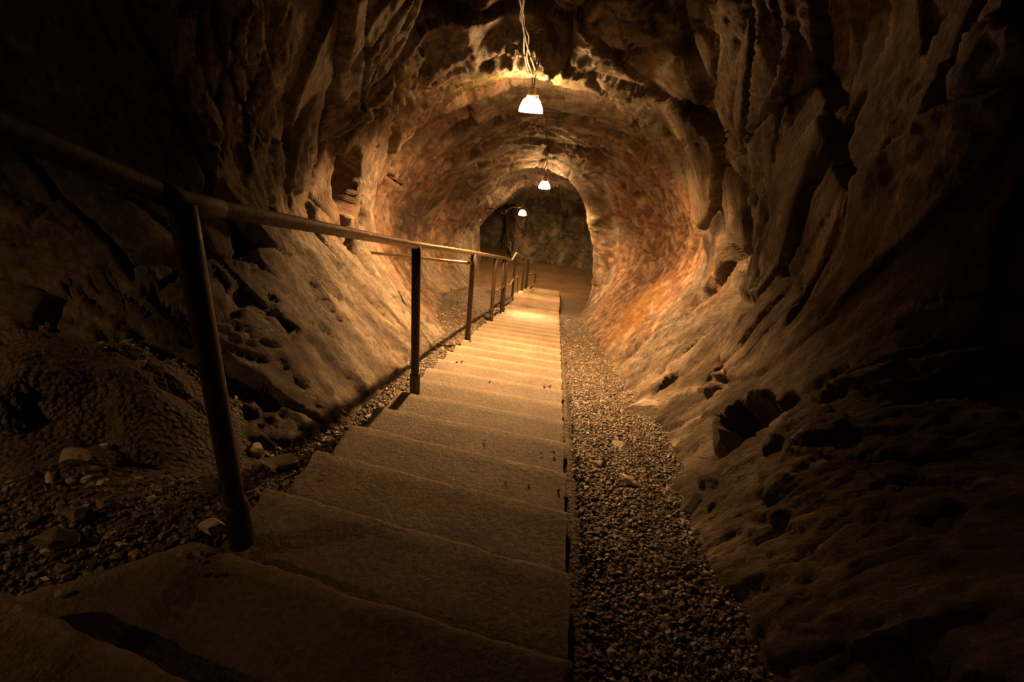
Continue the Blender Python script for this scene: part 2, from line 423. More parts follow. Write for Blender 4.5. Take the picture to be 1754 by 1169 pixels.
ST = [
 station(-1.2, [(-5.5,-.05,.8),(-5.5,.3,1.1),(-5.6,.85,1.3),(-5.6,1.35,1.4),(-5.2,1.9,1.3)], [(-3.0,2.5,0),(-.5,2.8),(.9,2.7)], [(2.8,2.1),(3.4,1.3),(3.0,.6),(1.5,.0),(.65,-.2)]),
 station(.2, [(-3.6,-.05,1.0),(-3.7,.3,1.3),(-3.8,.85,1.6),(-3.9,1.35,1.7),(-3.6,1.9,1.6)], [(-2.2,2.5,.9),(-.5,2.8),(.9,2.65)], [(2.7,2.1),(3.3,1.3),(2.8,.6),(1.15,.22),(.63,-.2)]),
 station(1.0, [(-2.4,-.05,1.0),(-2.5,.22,1.32),(-2.7,.85,1.85),(-2.8,1.35,2.0),(-2.6,1.9,2.0)], [(-1.6,2.5,1.7),(-.45,2.75),(.8,2.58)], [(2.4,2.05,1.2),(3.0,1.3,1.35),(2.4,.6,1.25),(1.02,.26),(.63,-.2)]),
 station(1.75, [(-1.5,-.05,1.2),(-1.63,.2,1.5),(-1.9,.85,2.15),(-2.0,1.35,2.4),(-1.85,1.9,2.5)], [(-1.05,2.45,2.2),(-.4,2.7),(.7,2.5)], [(1.50,1.95,1.85),(1.62,1.3,1.90),(1.45,.66,1.8),(.96,.24,1.65),(.64,-.2,1.6)]),
 station(2.3, [(-.98,-.05,1.6),(-1.28,.3,2.05),(-1.7,.85,2.6),(-1.78,1.35,2.8),(-1.55,1.9,2.9)], [(-1.05,2.6,2.6),(-.4,2.98),(.8,2.68)], [(1.34,2.05),(1.34,1.3),(1.32,.76),(1.06,.24),(.78,-.2)]),
 station(3.2, [(-.98,-.08,2.6),(-1.32,.3,2.95),(-1.78,.85,3.3),(-1.85,1.35,3.45),(-1.6,1.9,3.5)], [(-1.05,2.6,3.3),(-.4,2.92,3.1),(.78,2.66)], [(1.26,2.0,3.1),(1.19,1.3,3.05),(1.22,.82,3.05),(1.02,.25),(.70,-.2)]),
 station(3.6, [(-1.03,-.08,3.2),(-1.36,.3,3.3),(-1.80,.85,3.55),(-1.84,1.35,3.7),(-1.57,1.9,3.75)], [(-1.04,2.56,3.65),(-.42,2.84),(.70,2.58)], [(1.12,1.95,3.4),(1.36,1.35,3.35),(1.38,.82,3.35),(1.0,.27),(.69,-.2)]),
 station(4.05, [(-1.07,-.08,3.8),(-1.40,.3,3.85),(-1.80,.85,3.95),(-1.80,1.35,4.0),(-1.53,1.92)], [(-.98,2.40),(-.42,2.60),(.52,2.40)], [(1.0,1.97),(1.24,1.4),(1.31,.84),(.97,.29),(.68,-.2)]),
 station(4.3, [(-1.10,-.08,4.1),(-1.42,.3),(-1.80,.85),(-1.78,1.35),(-1.48,1.9)], [(-.93,2.33),(-.42,2.50),(.45,2.33)], [(.93,1.95),(1.20,1.4),(1.28,.85),(.96,.3),(.68,-.2)]),
 station(4.8, [(-1.18,-.08),(-1.5,.3),(-1.88,.85),(-1.86,1.35),(-1.55,1.92)], [(-.97,2.36),(-.44,2.52),(.45,2.36)], [(.97,1.98),(1.25,1.42),(1.34,.9),(.98,.3),(.68,-.2)]),
 station(5.6, [(-1.35,-.08),(-1.7,.3),(-2.1,.85),(-2.1,1.4),(-1.75,2.0)], [(-1.05,2.5),(-.45,2.68),(.5,2.5)], [(1.12,2.1),(1.45,1.5),(1.48,.95),(1.02,.3),(.66,-.2)]),
 station(7.0, [(-1.65,-.08),(-2.05,.3),(-2.4,.85),(-2.4,1.45),(-1.95,2.1)], [(-1.15,2.62),(-.45,2.8),(.55,2.6)], [(1.25,2.15),(1.58,1.5),(1.55,.95),(1.05,.3),(.6,-.2)]),
 station(8.3, [(-1.85,-.08),(-2.3,.3),(-2.65,.9),(-2.6,1.5),(-2.1,2.15)], [(-1.2,2.66),(-.45,2.82),(.5,2.62)], [(1.15,2.15),(1.45,1.5),(1.4,.95),(1.0,.35),(.6,-.15)]),
 station(9.15, [(-1.95,-.08),(-2.4,.35),(-2.7,.95),(-2.58,1.5),(-2.05,2.15)], [(-1.2,2.6),(-.45,2.78),(.35,2.55)], [(.85,2.1),(1.05,1.5),(1.1,.95),(.92,.35),(.64,-.1)]),
 station(9.46, [(-1.95,-.08),(-2.35,.35),(-2.6,.95),(-2.42,1.5),(-1.9,2.1)], [(-1.1,2.54),(-.45,2.68),(.1,2.46)], [(.40,2.08),(.60,1.5),(.70,.95),(.75,.4),(.66,-.05)]),
 station(9.58, [(-1.95,-.08),(-2.36,.35),(-2.62,.95),(-2.45,1.5),(-1.93,2.12)], [(-1.12,2.56),(-.45,2.69),(.14,2.47)], [(.45,2.08),(.66,1.5),(.77,.95),(.82,.4),(.72,-.05)]),
 station(10.0, [(-2.0,-.08),(-2.4,.35),(-2.75,.95),(-2.75,1.6),(-2.35,2.4)], [(-1.3,2.95),(-.45,3.12),(.5,2.9)], [(1.1,2.35),(1.3,1.6),(1.3,.95),(1.2,.4),(.98,-.1)]),
 station(12.0, [(-2.1,-.05),(-2.45,.35),(-2.8,.95),(-2.85,1.6),(-2.4,2.5)], [(-1.35,3.05),(-.45,3.2),(.6,3.0)], [(1.3,2.4),(1.5,1.6),(1.5,.95),(1.35,.4),(1.2,-.1)]),
 station(13.8, [(-2.45,-.05),(-2.6,.4),(-2.8,.95),(-2.75,1.5),(-2.2,2.1)], [(-1.3,3.0),(-.45,3.15),(.6,2.95)], [(1.35,2.3),(1.5,1.5),(1.6,.95),(1.55,.4),(1.45,-.1)]),
 station(15.3, [(-2.5,-.02),(-2.5,.4),(-2.6,.95),(-2.6,1.5),(-2.2,2.0)], [(-1.3,2.75),(-.45,2.9),(.6,2.7)], [(1.15,2.0),(1.6,1.5),(1.7,.95),(1.65,.4),(1.5,-.1)]),
 station(16.3, [(-3.0,-.02,15.8),(-3.1,.4,15.75),(-3.2,.95,15.75),(-3.2,1.4,15.8),(-3.0,1.8,16.0)], [(-1.5,2.2),(-.45,2.4),(.5,2.25)], [(1.15,1.9),(1.6,1.45),(1.75,.95),(1.7,.4),(1.55,-.1)]),
 station(17.6, [(-5.5,-.02,16.2),(-5.5,.4,16.1),(-5.6,.95,16.1),(-5.6,1.4,16.2),(-5.2,1.7,16.4)], [(-2.2,2.0,17.4),(-.45,2.2),(.5,2.1)], [(1.1,1.8),(1.6,1.4),(1.75,.95),(1.7,.4),(1.55,-.1)]),
]
CTRL = np.array(ST, float)                 # stations x 15 x 3
NS, NV = CTRL.shape[:2]

# Hollows and bulges of the rock: centre, half sizes along (x, y, z), push into the rock (+) or out (-), edge sharpness
DENTS = []
DENTS = [((-.42, 4.35, .30), (.45, .75, .35), .17, 1.6), ((-1.85, 4.10, -.85), (.3, .15, .30), .40, 3.5), ((-1.87, 4.36, -1.2), (.25, .10, .20), .3, 3.5), ((-1.79, 3.32, -.55), (.25, .10, .48), .28, 3),
         ((-1.75, 3.9, -1.45), (.2, .09, .28), .16, 3), ((-1.45, 3.3, -1.62), (.2, .05, .18), .12, 3),
         ((1.28, 3.75, -.95), (.3, .16, .45), .25, 3), ((.97, 1.98, -1.32), (.34, .24, .16), .34, 4.5), ((.90, 2.18, -1.42), (.28, .16, .09), .26, 4),
         ((1.03, 1.93, -1.12), (.12, .055, .05), .12, 4), ((1.12, 2.85, -1.55), (.15, .07, .14), .12, 3.5), ((1.1, 3.4, -1.55), (.15, .05, .25), .10, 3),
         ((1.36, 2.45, -.75), (.2, .05, .45), .14, 3), ((1.30, 2.75, -.35), (.2, .06, .5), .16, 3), ((.85, 3.2, -1.85), (.15, .06, .12), .10, 3)]

def rock_push(P, N, near):
    """Displacement along the inward normal."""
    n = np.array([.06, .96, .13]); n /= np.linalg.norm(n)
    a = np.cross(n, [0, 0, 1.0]); a /= np.linalg.norm(a); b = np.cross(n, a)
    warp = np.stack([perlin(P * 1.1, 51), perlin(P * 1.1, 52), perlin(P * 1.1, 53)], 1) * .16 \
        + np.stack([perlin(P * 4.1, 54), perlin(P * 4.1, 55), perlin(P * 4.1, 56)], 1) * .035
    Q = P + warp
    q = np.stack([Q @ n, Q @ a, Q @ b], 1)
    v0, e0 = facets(q / np.array([.75, 1.3, 1.7]), 10, .8, .6)
    v1, e1 = facets(q / np.array([.27, .8, 1.15]), 11, .7, .5)
    v2, e2 = facets((q + .15 * np.roll(q, 1, 1)) / np.array([.105, .27, .36]), 12, .8, .6)
    v3, e3 = facets(P / np.array([.06, .045, .07]), 13, .9, 0)
    patch = np.clip(.5 + 2.2 * fbm(P * 1.1, 2, 77), .12, 1)
    d = .060 * v0 + .040 * v1 + .027 * v2 * patch + .011 * v3 * patch
    crack = np.clip(1 - e0 / .035, 0, 1) * .09 + np.clip(1 - e1 / .06, 0, 1) * np.clip(fbm(P * .9, 2, 70) * 4, 0, 1) * .07
    crack += np.clip(1 - e2 / .10, 0, 1) * np.clip(fbm(P * 1.4, 2, 71) * 5 - .4, 0, 1) * .04
    d = d - crack
    d = d + .10 * fbm(P * .8, 3, 31) + .006 * fbm(q * np.array([9, 4, 3.4]), 4, 33, .6) + .006 * fbm(P * 16, 3, 36, .6)
    return d

def hollows(P):
    d = np.zeros(len(P)); w = .20 * fbm(P * 5, 3, 90)
    for (c, r, depth, sharp) in DENTS:
        t = (P - np.array(c)) / np.array(r)
        d -= depth * np.clip((1 - np.sqrt((t * t).sum(1)) + w) * sharp, 0, 1)
    return d

def build_shell():
    tt = np.linspace(0, NS - 1, 1600)
    dense = catmull(CTRL, tt)                                  # 1600 x 15 x 3
    seg = np.linalg.norm(np.diff(dense, axis=0), axis=2)       # per column
    mid = .5 * (dense[1:] + dense[:-1])
    dist = np.maximum(np.linalg.norm(mid, axis=2), 1.5)
    cost = (seg / (  .0060 * dist))[:, 2:-2]
    cum = np.concatenate([[0], np.cumsum(cost.max(1) * .5 + cost.mean(1) * .5)])
    nu = int(cum[-1])
    tu = np.interp(np.linspace(0, cum[-1], nu), cum, tt)
    G = catmull(CTRL, tu)                                      # nu x 15 x 3
    nv = 500
    ref = np.linalg.norm(np.diff(CTRL[6], axis=0), axis=1)
    cv = np.concatenate([[0], np.cumsum(ref)])
    tv = np.interp(np.linspace(0, cv[-1], nv), cv, np.arange(NV))
    S = catmull(np.swapaxes(G, 0, 1), tv)                      # nv x nu x 3
    S = np.swapaxes(S, 0, 1)                                   # nu x nv x 3
    du = np.gradient(S, axis=0); dv = np.gradient(S, axis=1)
    N = np.cross(du, dv); N /= np.linalg.norm(N, axis=2)[..., None] + 1e-9
    # inward: towards the axis
    axis = np.stack([np.full(nu, -.35), S[:, nv // 2, 1], S[:, nv // 2, 2] - 1.4], 1)
    if ((axis[:, None] - S) * N).sum() < 0: N = -N
    # smooth the normals so that sharp corners do not tear
    for _ in range(12):
        N[1:-1] = (N[:-2] + N[1:-1] * 2 + N[2:]) / 4
        N[:, 1:-1] = (N[:, :-2] + N[:, 1:-1] * 2 + N[:, 2:]) / 4
    N /= np.linalg.norm(N, axis=2)[..., None] + 1e-9
    P = S.reshape(-1, 3)
    d = rock_push(P, N.reshape(-1, 3), None).reshape(nu, nv)
    # smoother, washed lower slopes
    d = d * (1 - .62 * np.exp(-((S[..., 1] - 9.5) / .7)**2))
    hgt = S[..., 2] - plane(S[..., 1])
    k = np.clip((hgt + .1) / .9, 0, 1)
    d = d * (.30 + .70 * k) + (1 - k) * (.006 * fbm(P * np.array([9, 14, 9]), 4, 88, .65) + .013 * facets(P / np.array([.16, .10, .16]), 89, .8, 0)[0] + .005 * facets(P / .045, 92, .8, 0)[0]).reshape(nu, nv)
    d = d + hollows((S + N * d[..., None]).reshape(-1, 3)).reshape(nu, nv)
    S = S + N * d[..., None]
    flip = None
    cut = [np.searchsorted(tv, 5.0), np.searchsorted(tv, 9.0)]
    for name, lo, hi in (('wall_left', 0, cut[0]), ('ceiling', cut[0], cut[1]), ('wall_right', cut[1], nv - 1)):
        sub = S[:, lo:hi + 1]
        o = mesh_from(name, sub.reshape(-1, 3), grid_faces(nu, hi - lo + 1, flip=True), M_ROCK)
        colour_mesh(o, rock_colour(sub.reshape(-1, 3)))
        o['kind'] = 'structure'
    return nu, nv

SHELL = build_shell()

def build_back():
    line = np.array([(2.4, 15.6), (1.7, 16.4), (.8, 16.9), (-.2, 17.0), (-1.0, 16.85), (-1.5, 16.75), (-1.75, 17.1), (-2.3, 18.2), (-4.5, 18.9), (-6, 19)])
    tu = np.linspace(0, len(line) - 1, 190)
    L = catmull(line, tu)
    zz = np.linspace(-5.9, -2.2, 126)
    V = np.zeros((190, 126, 3))
    for j, z in enumerate(zz):
        lean = .55 * max(0, (z + 5.6) / 3.0)**2
        V[:, j, 0] = L[:, 0]; V[:, j, 1] = L[:, 1] - lean; V[:, j, 2] = z
    P = V.reshape(-1, 3)
    tang = np.gradient(L, axis=0); nrm = np.stack([-tang[:, 1], tang[:, 0]], 1) * -1
    nrm /= np.linalg.norm(nrm, axis=1)[:, None]
    if nrm[60, 1] > 0: nrm = -nrm
    d = 1.2 * rock_push(P * np.array([1, 1, 1.0]), None, None).reshape(190, 126)
    V[..., 0] += nrm[:, :1] * d; V[..., 1] += nrm[:, 1:] * d
    o = mesh_from('wall_back', V.reshape(-1, 3), grid_faces(190, 126), M_ROCK)
    colour_mesh(o, rock_colour(V.reshape(-1, 3)) * np.array([.8, .85, .8]))
    o['kind'] = 'structure'
build_back()

# ------------------------------------------------------------------ ground under and beside the stairs
def sstep(a, b, x):
    t = np.clip((x - a) / (b - a), 0, 1); return t * t * (3 - 2 * t)

def ground_z(x, y):
    x = np.asarray(x, float); y = np.asarray(y, float)
    right = plane(y) - .17 + .08 * (1 - sstep(.165, .24, x)) * (.6 + .8 * perlin(np.stack([x * 0 + 3.3, y * 2.2, x * 0], -1).reshape(-1, 3), 77).reshape(x.shape)) * sstep(.15, .9, y)
    left = np.where(y < .85, plane(np.full_like(y, .85)), plane(y)) - .02 - .07 * sstep(.9, 1.5, y) + .04 * sstep(-1.0, -1.6, x)
    under = plane(y) - .34
    wl = sstep(-.74, -.84, x)                # 1 on the left
    wr = sstep(.10, .17, x)
    z = left * wl + right * wr + under * (1 - wl) * (1 - wr)
    fl = -5.6
    return np.where(y > Y_END - .1, fl + 0 * z, np.maximum(z, fl - .4))

def ground_noise(P):
    lump = np.maximum(sstep(-1.0, -1.5, P[:, 0]) * sstep(.75, 1.15, P[:, 1]) * sstep(3.0, 2.2, P[:, 1]), sstep(-1.05, -1.4, P[:, 0]) * sstep(4.5, 6.5, P[:, 1]) * sstep(13.5, 12, P[:, 1]))
    rough = facets(P / np.array([.22, .16, 1.0]), 209, .8, 0)[0] * .045 + facets(P / .07, 210, .8, 0)[0] * .013 if lump.max() > 0 else 0
    return .018 * fbm(P * 3.0, 4, 201) + .01 * perlin(P * 14, 207) + lump * (rough + .05 + .16 * sstep(1.05, 1.4, P[:, 1]) * sstep(3, 2.4, P[:, 1]) + .10 * sstep(-1.45, -1.7, P[:, 0]) * sstep(1.0, 1.2, P[:, 1]) * sstep(3, 2.4, P[:, 1]))

def build_ground():
    ys = [-1.3]
    while ys[-1] < 19.5: ys.append(ys[-1] + max(.016, .009 * abs(ys[-1])))
    ys = np.array(ys)
    xs = np.concatenate([np.arange(-6.4, -2.6, .12), np.arange(-2.6, -1.0, .025), np.arange(-1.0, 1.0, .014), np.arange(1.0, 2.8, .06)])
    X, Y = np.meshgrid(xs, ys, indexing='ij')
    Z = ground_z(X, Y)
    P = np.stack([X, Y, np.zeros_like(Z)], -1).reshape(-1, 3)
    lower = (Y > Y_END - .1)
    Z = Z + ground_noise(P).reshape(Z.shape) * np.where(lower, .35, 1)
    # mound at the foot of the left wall and beside the lower landing
    Z = Z + .10 * np.exp(-((X + 2.0)**2 / .25 + (Y - 1.15)**2 / .06)) + .16 * np.exp(-((X + 1.55)**2 / .12 + (Y - 8.8)**2 / .8)) \
          + .10 * np.exp(-((X + 1.4)**2 / .05 + (Y - 1.3)**2 / .03))
    V = np.stack([X, Y, Z], -1).reshape(-1, 3)
    o = mesh_from('floor', V, grid_faces(len(xs), len(ys)), M_GROUND)
    o.data.materials.append(M_CHAMBER)
    idx = (grid_faces(len(xs), len(ys))[:, 0])
    o.data.polygons.foreach_set('material_index', (V[idx, 1] > 13.2).astype(np.int32))
    o['kind'] = 'structure'
build_ground()

# ------------------------------------------------------------------ gravel (uncountable)
def gravel(name, label, boxes):
    t = (1 + 5**.5) / 2
    ico = np.array([(-1, t, 0), (1, t, 0), (-1, -t, 0), (1, -t, 0), (0, -1, t), (0, 1, t), (0, -1, -t), (0, 1, -t), (t, 0, -1), (t, 0, 1), (-t, 0, -1), (-t, 0, 1)])
    ico /= np.linalg.norm(ico[0])
    fc = np.array([(0,11,5),(0,5,1),(0,1,7),(0,7,10),(0,10,11),(1,5,9),(5,11,4),(11,10,2),(10,7,6),(7,1,8),(3,9,4),(3,4,2),(3,2,6),(3,6,8),(3,8,9),(4,9,5),(2,4,11),(6,2,10),(8,6,7),(9,8,1)])
    VV, FF = [], []; base = 0
    for (x0, x1, y0, y1, per_m2, smin, smax, keep) in boxes:
        n = int((x1 - x0) * (y1 - y0) * per_m2)
        x = rng.uniform(x0, x1, n); y = rng.uniform(y0, y1, n)
        if keep is not None:
            m = keep(x, y); x, y = x[m], y[m]
        n = len(x)
        z = ground_z(x, y) + ground_noise(np.stack([x, y, 0 * x], 1))
        s = smin + (smax - smin) * rng.random(n)**2.6
        sc = np.stack([s * rng.uniform(.8, 1.5, n), s * rng.uniform(.7, 1.1, n), s * rng.uniform(.45, .85, n)], 1)
        jit = 1 + rng.uniform(-.28, .28, (n, 12))
        v = ico[None] * jit[..., None] * sc[:, None]
        ang = rng.uniform(0, 6.28, n); tl = rng.normal(0, .35, n)
        ca, sa, ct, st = np.cos(ang), np.sin(ang), np.cos(tl), np.sin(tl)
        vx = v[..., 0]; vy = v[..., 1] * ct[:, None] - v[..., 2] * st[:, None]; vz = v[..., 1] * st[:, None] + v[..., 2] * ct[:, None]
        w = np.stack([vx * ca[:, None] - vy * sa[:, None] + x[:, None], vx * sa[:, None] + vy * ca[:, None] + y[:, None],
                      vz + (z + sc[:, 2] * rng.uniform(.1, .75, n))[:, None]], -1)
        VV.append(w.reshape(-1, 3))
        FF.append((fc[None] + (np.arange(n) * 12)[:, None, None]).reshape(-1, 3) + base)
        base += n * 12
    o = mesh_from(name, np.concatenate(VV), np.concatenate(FF), M_GRAVEL, smooth=False)
    return tag(o, label, 'gravel', kind='stuff')

gravel('gravel', 'loose dark gravel filling the gutter right of the stairs', [
    (.19, .82, .45, 2.0, 9500, .0045, .013, None), (.20, .82, 2.0, 4.0, 6500, .0045, .012, None), (.165, .75, 4.0, 9.0, 2200, .006, .013, None)])
def off_slab(x, y): return (y > .79 + (x + .81) * .73 - .0) | (x > -.80)
gravel('gravel', 'loose dark gravel left of the stairs around the foot of the nearest handrail post', [
    (-2.3, -.815, .15, 1.65, 6200, .005, .014, off_slab), (-1.15, -.815, 1.65, 3.4, 3600, .006, .014, None), (-1.5, -.815, 3.4, 8.0, 700, .009, .018, None),
    (-.82, -.70, .80, 1.05, 9000, .004, .012, None)])

# ------------------------------------------------------------------ staircase
stairs = thing('staircase', 'long straight concrete staircase going down the middle of the tunnel', 'stairs', (0, 0, 0))
XL, XR = -.81, .145
nose_R = [.655, .955, 1.28, 1.60, 1.925, 2.25]
nose_L = [.79, 1.09, 1.40, 1.705, 2.00, 2.31]
while nose_R[-1] < 8.0:
    nose_R.append(nose_R[-1] + .3175); nose_L.append(nose_L[-1] + .3165 if nose_L[-1] - nose_R[-1] > -.27 else nose_L[-1] + .3175)
n_first = len(nose_R)
nose_R.append(nose_R[-1] + .80); nose_L.append(nose_L[-1] + .80)       # the landing
land_drop = T * .3175
while nose_R[-1] < Y_END - .2:
    nose_R.append(nose_R[-1] + .3175); nose_L.append(nose_L[-1] + .3175)
Z_STEP = []
for k in range(len(nose_R)):
    if k == 0: Z_STEP.append(-H - T * .79)
    elif k < n_first: Z_STEP.append(Z_STEP[-1] - T * .3165)
    else: Z_STEP.append(Z_STEP[-1] - T * .3175 * (1.0 if k == n_first else 1.045))

def wear_and_edge_light(o, v):
    """Tread tone: darker towards the back; rubbed nose paler, its lamp-lit edge painted in."""
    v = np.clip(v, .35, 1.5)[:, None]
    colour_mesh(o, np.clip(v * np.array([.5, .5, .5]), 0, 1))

def make_step(k, backL, backR, frontL, frontR, z, riser, xl=XL, xr=XR, nx=96, ny=26, seed=0):
    """A cast step: rough tread, rounded nose, riser, end faces."""
    fx = np.linspace(0, 1, nx)
    prof = [(t, 0.0, 0) for t in np.linspace(0, 1, ny)[:-1]]
    r = .028
    for a in np.linspace(0, math.pi / 2, 7): prof.append((1, -r + r * math.cos(a), r * math.sin(a) - r))   # (frac, dz, dy)
    for q in (.35, .7, 1.0): prof.append((1, -r - q * (riser - r + .05), 0.0))
    n = len(prof)
    V = np.zeros((n, nx, 3))
    for i, (t, dz, dy) in enumerate(prof):
        yb = backL + (backR - backL) * fx; yf = frontL + (frontR - frontL) * fx
        V[i, :, 0] = xl + (xr - xl) * fx
        V[i, :, 1] = yb + (yf - r - yb) * t + (dy + r if t == 1 else 0)
        V[i, :, 2] = z + dz
    P = V.reshape(-1, 3) + np.array([0, 0, 0])
    amp = .55 if nose_R[min(k, len(nose_R) - 1)] > 2.6 else 1.0
    dz = (.0022 * fbm(P * 30, 3, 300 + seed) + .004 * perlin(P * 4, 320)) * amp
    V[..., 2] += dz.reshape(n, nx)
    chip = .011 * perlin(P * np.array([9, 3, 9]), 330 + seed).reshape(n, nx) + .006 * perlin(P * 31, 340 + seed).reshape(n, nx)
    V[ny - 1:, :, 1] += chip[ny - 1:] * amp
    V[:, 0, 0] += .02 * perlin(V[:, 0] * 12, 350 + seed); V[:, -1, 0] += .014 * perlin(V[:, -1] * 12, 351 + seed)
    VV = [V.reshape(-1, 3)]; FF = [grid_faces(n, nx, flip=True)]
    base = n * nx
    for col, fl in ((0, True), (nx - 1, False)):                # end faces
        m = 6
        E = np.zeros((n, m, 3))
        for j in range(m):
            E[:, j] = V[:, col]; E[:, j, 2] = V[:, col, 2] + (z - riser - .09 - V[:, col, 2]) * (j / (m - 1))
            if 0 < j: E[:, j, 0] += .006 * perlin(E[:, j] * 25, 360) * (1 if j < m else 0)
        VV.append(E.reshape(-1, 3)); FF.append(grid_faces(n, m, flip=fl, offset=base)); base += n * m
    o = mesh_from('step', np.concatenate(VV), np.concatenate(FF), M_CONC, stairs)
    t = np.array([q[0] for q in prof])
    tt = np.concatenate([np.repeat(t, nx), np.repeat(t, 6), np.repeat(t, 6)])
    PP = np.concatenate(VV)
    wear_and_edge_light(o, .52 + .34 * sstep(0, .6, tt) + .55 * sstep(.86, .97, tt) + .30 * fbm(PP * 5, 3, 380) + .18 * perlin(PP * 1.3, 381))  # pale nose strip paints in the lamp-lit edge, over some rubbing
    return o

# the two topmost slabs spread to the left and end the side passage
def make_slab(outline, z, thick, name='step', seed=0):
    """outline: front edge from right to left, then back (clockwise); fine triangulated top by a polar grid."""
    pts = np.array(outline, float)
    # resample the outline
    seg = np.linalg.norm(np.diff(np.vstack([pts, pts[:1]]), axis=0), axis=1)
    cum = np.concatenate([[0], np.cumsum(seg)]); n = 420
    s = np.linspace(0, cum[-1], n, endpoint=False)
    pp = np.vstack([pts, pts[:1]])
    B = np.stack([np.interp(s, cum, pp[:, 0]), np.interp(s, cum, pp[:, 1])], 1)
    P3 = np.concatenate([B, np.zeros((n, 1))], 1)
    B += .012 * np.stack([perlin(P3 * 7, 400 + seed), perlin(P3 * 7, 401 + seed)], 1) + .006 * np.stack([perlin(P3 * 30, 402 + seed), perlin(P3 * 30, 403 + seed)], 1)
    c = B.mean(0)
    rings = [(f, 0) for f in np.linspace(.02, .965, 60)] + [(.975, -.001), (.984, -.005), (.992, -.012), (.998, -.022), (1.0, -.035), (1.002, -.06), (1.0, -thick * .6), (1.0, -thick)]
    V = np.zeros((len(rings), n, 3))
    for i, (f, dz) in enumerate(rings):
        V[i, :, :2] = c + (B - c) * f; V[i, :, 2] = z + dz
    Q = V.reshape(-1, 3)
    V[..., 2] += (.004 * fbm(Q * 20, 3, 410) + .008 * perlin(Q * 3.5, 411)).reshape(len(rings), n)
    f = []
    a = np.arange(len(rings) * n).reshape(len(rings), n)
    b = np.roll(a, -1, axis=1)
    f = np.stack([a[:-1], b[:-1], b[1:], a[1:]], -1).reshape(-1, 4)
    o = mesh_from(name, V.reshape(-1, 3), f, M_CONC, stairs)
    fr = np.repeat(np.array([q[0] for q in rings]), n)
    wear_and_edge_light(o, .55 + .45 * sstep(.92, .97, fr) + .35 * fbm(Q * 4, 4, 412))  # paler rim: edge light put into the colour, partly rubbed concrete
    return o

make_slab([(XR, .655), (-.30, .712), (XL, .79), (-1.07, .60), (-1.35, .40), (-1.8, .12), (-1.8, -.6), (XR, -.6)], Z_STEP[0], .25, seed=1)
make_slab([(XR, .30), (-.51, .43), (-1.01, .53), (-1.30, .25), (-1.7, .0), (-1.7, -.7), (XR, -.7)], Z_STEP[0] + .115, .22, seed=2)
for k in range(1, len(nose_R)):
    far = nose_R[k] > 5
    mid = nose_R[k] > 2.6
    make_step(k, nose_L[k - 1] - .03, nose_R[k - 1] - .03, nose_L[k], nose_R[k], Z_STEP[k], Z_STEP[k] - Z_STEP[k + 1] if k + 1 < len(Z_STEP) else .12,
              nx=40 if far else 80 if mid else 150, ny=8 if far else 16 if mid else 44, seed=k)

# ------------------------------------------------------------------ handrail
rail = thing('handrail', 'long dark steel pipe handrail on posts along the left edge of the stairs', 'handrail', (-.75, .85, -1.1))
RO = np.array([-.75, .85, -1.1])
def rpart(name, vf, m, parent=None, smooth=True):
    v, f = vf
    par = parent or rail
    off = RO
    o = mesh_from(name, np.array(v) - off, [tuple(q) for q in f], m, par, smooth)
    return o
PR = .0185
top = bend_path([(-.69, .15, .09), (-.695, .55, -.085), (-.70, .85, -.245), (-.73, 2.42, -.785), (-.765, 4.30, -1.40), (-.77, 5.96, -1.955), (-.77, 7.22, -2.38), (-.77, 8.08, -2.685),
                 (-.77, 8.73, -2.75), (-.77, 10.97, -3.545), (-.77, 13.11, -4.27)], .10)
rpart('top_rail', tube(top, PR, 14), M_TOPRAIL)
rpart('rail_coupling', tube([(-.698, .80, -.218), (-.70, .84, -.240), (-.7005, .875, -.254), (-.702, .95, -.279)], PR * 1.12, 14), M_TOPRAIL)
POSTS = [((-.745, .85, -1.16), (-.70, .85, -.25)), ((-.74, 2.40, -1.70), (-.73, 2.42, -.79)), ((-.775, 4.25, -2.33), (-.765, 4.30, -1.41)),
         ((-.79, 6.02, -2.95), (-.775, 5.96, -1.96)), ((-.775, 7.28, -3.36), (-.77, 7.22, -2.39)), ((-.775, 8.80, -3.82), (-.77, 8.73, -2.76)),
         ((-.775, 11.3, -4.72), (-.77, 11.2, -3.63)), ((-.775, 12.6, -5.15), (-.77, 12.5, -4.07)), ((-.775, 13.15, -5.3), (-.77, 13.08, -4.27))]
for a, b in POSTS:
    a, b = np.array(a), np.array(b)
    po = rpart('post', tube([a + (b - a) * t for t in np.linspace(0, 1, 8)], PR * 1.3, 14), M_POST)
    rpart('base_sleeve', tube([a, a + (b - a) * .16, a + (b - a) * .165, a + (b - a) * .17], [PR * 1.62, PR * 1.62, PR * 1.6, PR * 1.32], 14), M_POST, po)
rpart('wall_tie_bar', tube([(-.77, 4.22, -1.475), (-1.2, 4.32, -1.515), (-1.95, 4.42, -1.56)], .014, 10), M_RAIL)
rpart('slanted_brace', tube([(-.775, 7.0, -3.32), (-.775, 6.85, -2.25)], .014, 10), M_POST)
mid = bend_path([(-.775, 6.05, -2.47), (-.775, 7.28, -2.85), (-.775, 8.16, -3.17), (-.775, 8.80, -3.26), (-.775, 9.75, -3.575), (-.775, 10.15, -4.30)], .10)
rpart('middle_rail', tube(mid, .016, 10), M_RAIL)
rpart('lower_loop', tube(smooth_path([(-.775, 7.35, -3.2), (-.775, 7.75, -3.52), (-.775, 8.3, -3.66), (-.775, 8.75, -3.62)], 5), .014, 10), M_POST)
loop = bend_path([(-.77, 11.3, -4.45), (-.76, 11.8, -4.93), (-.74, 12.4, -4.98), (-.60, 13.3, -5.08), (-.56, 13.35, -4.85), (-.58, 13.3, -4.72), (-.77, 13.1, -4.70)], .12)
rpart('curled_rail_end', tube(loop, .024, 10), M_POST)

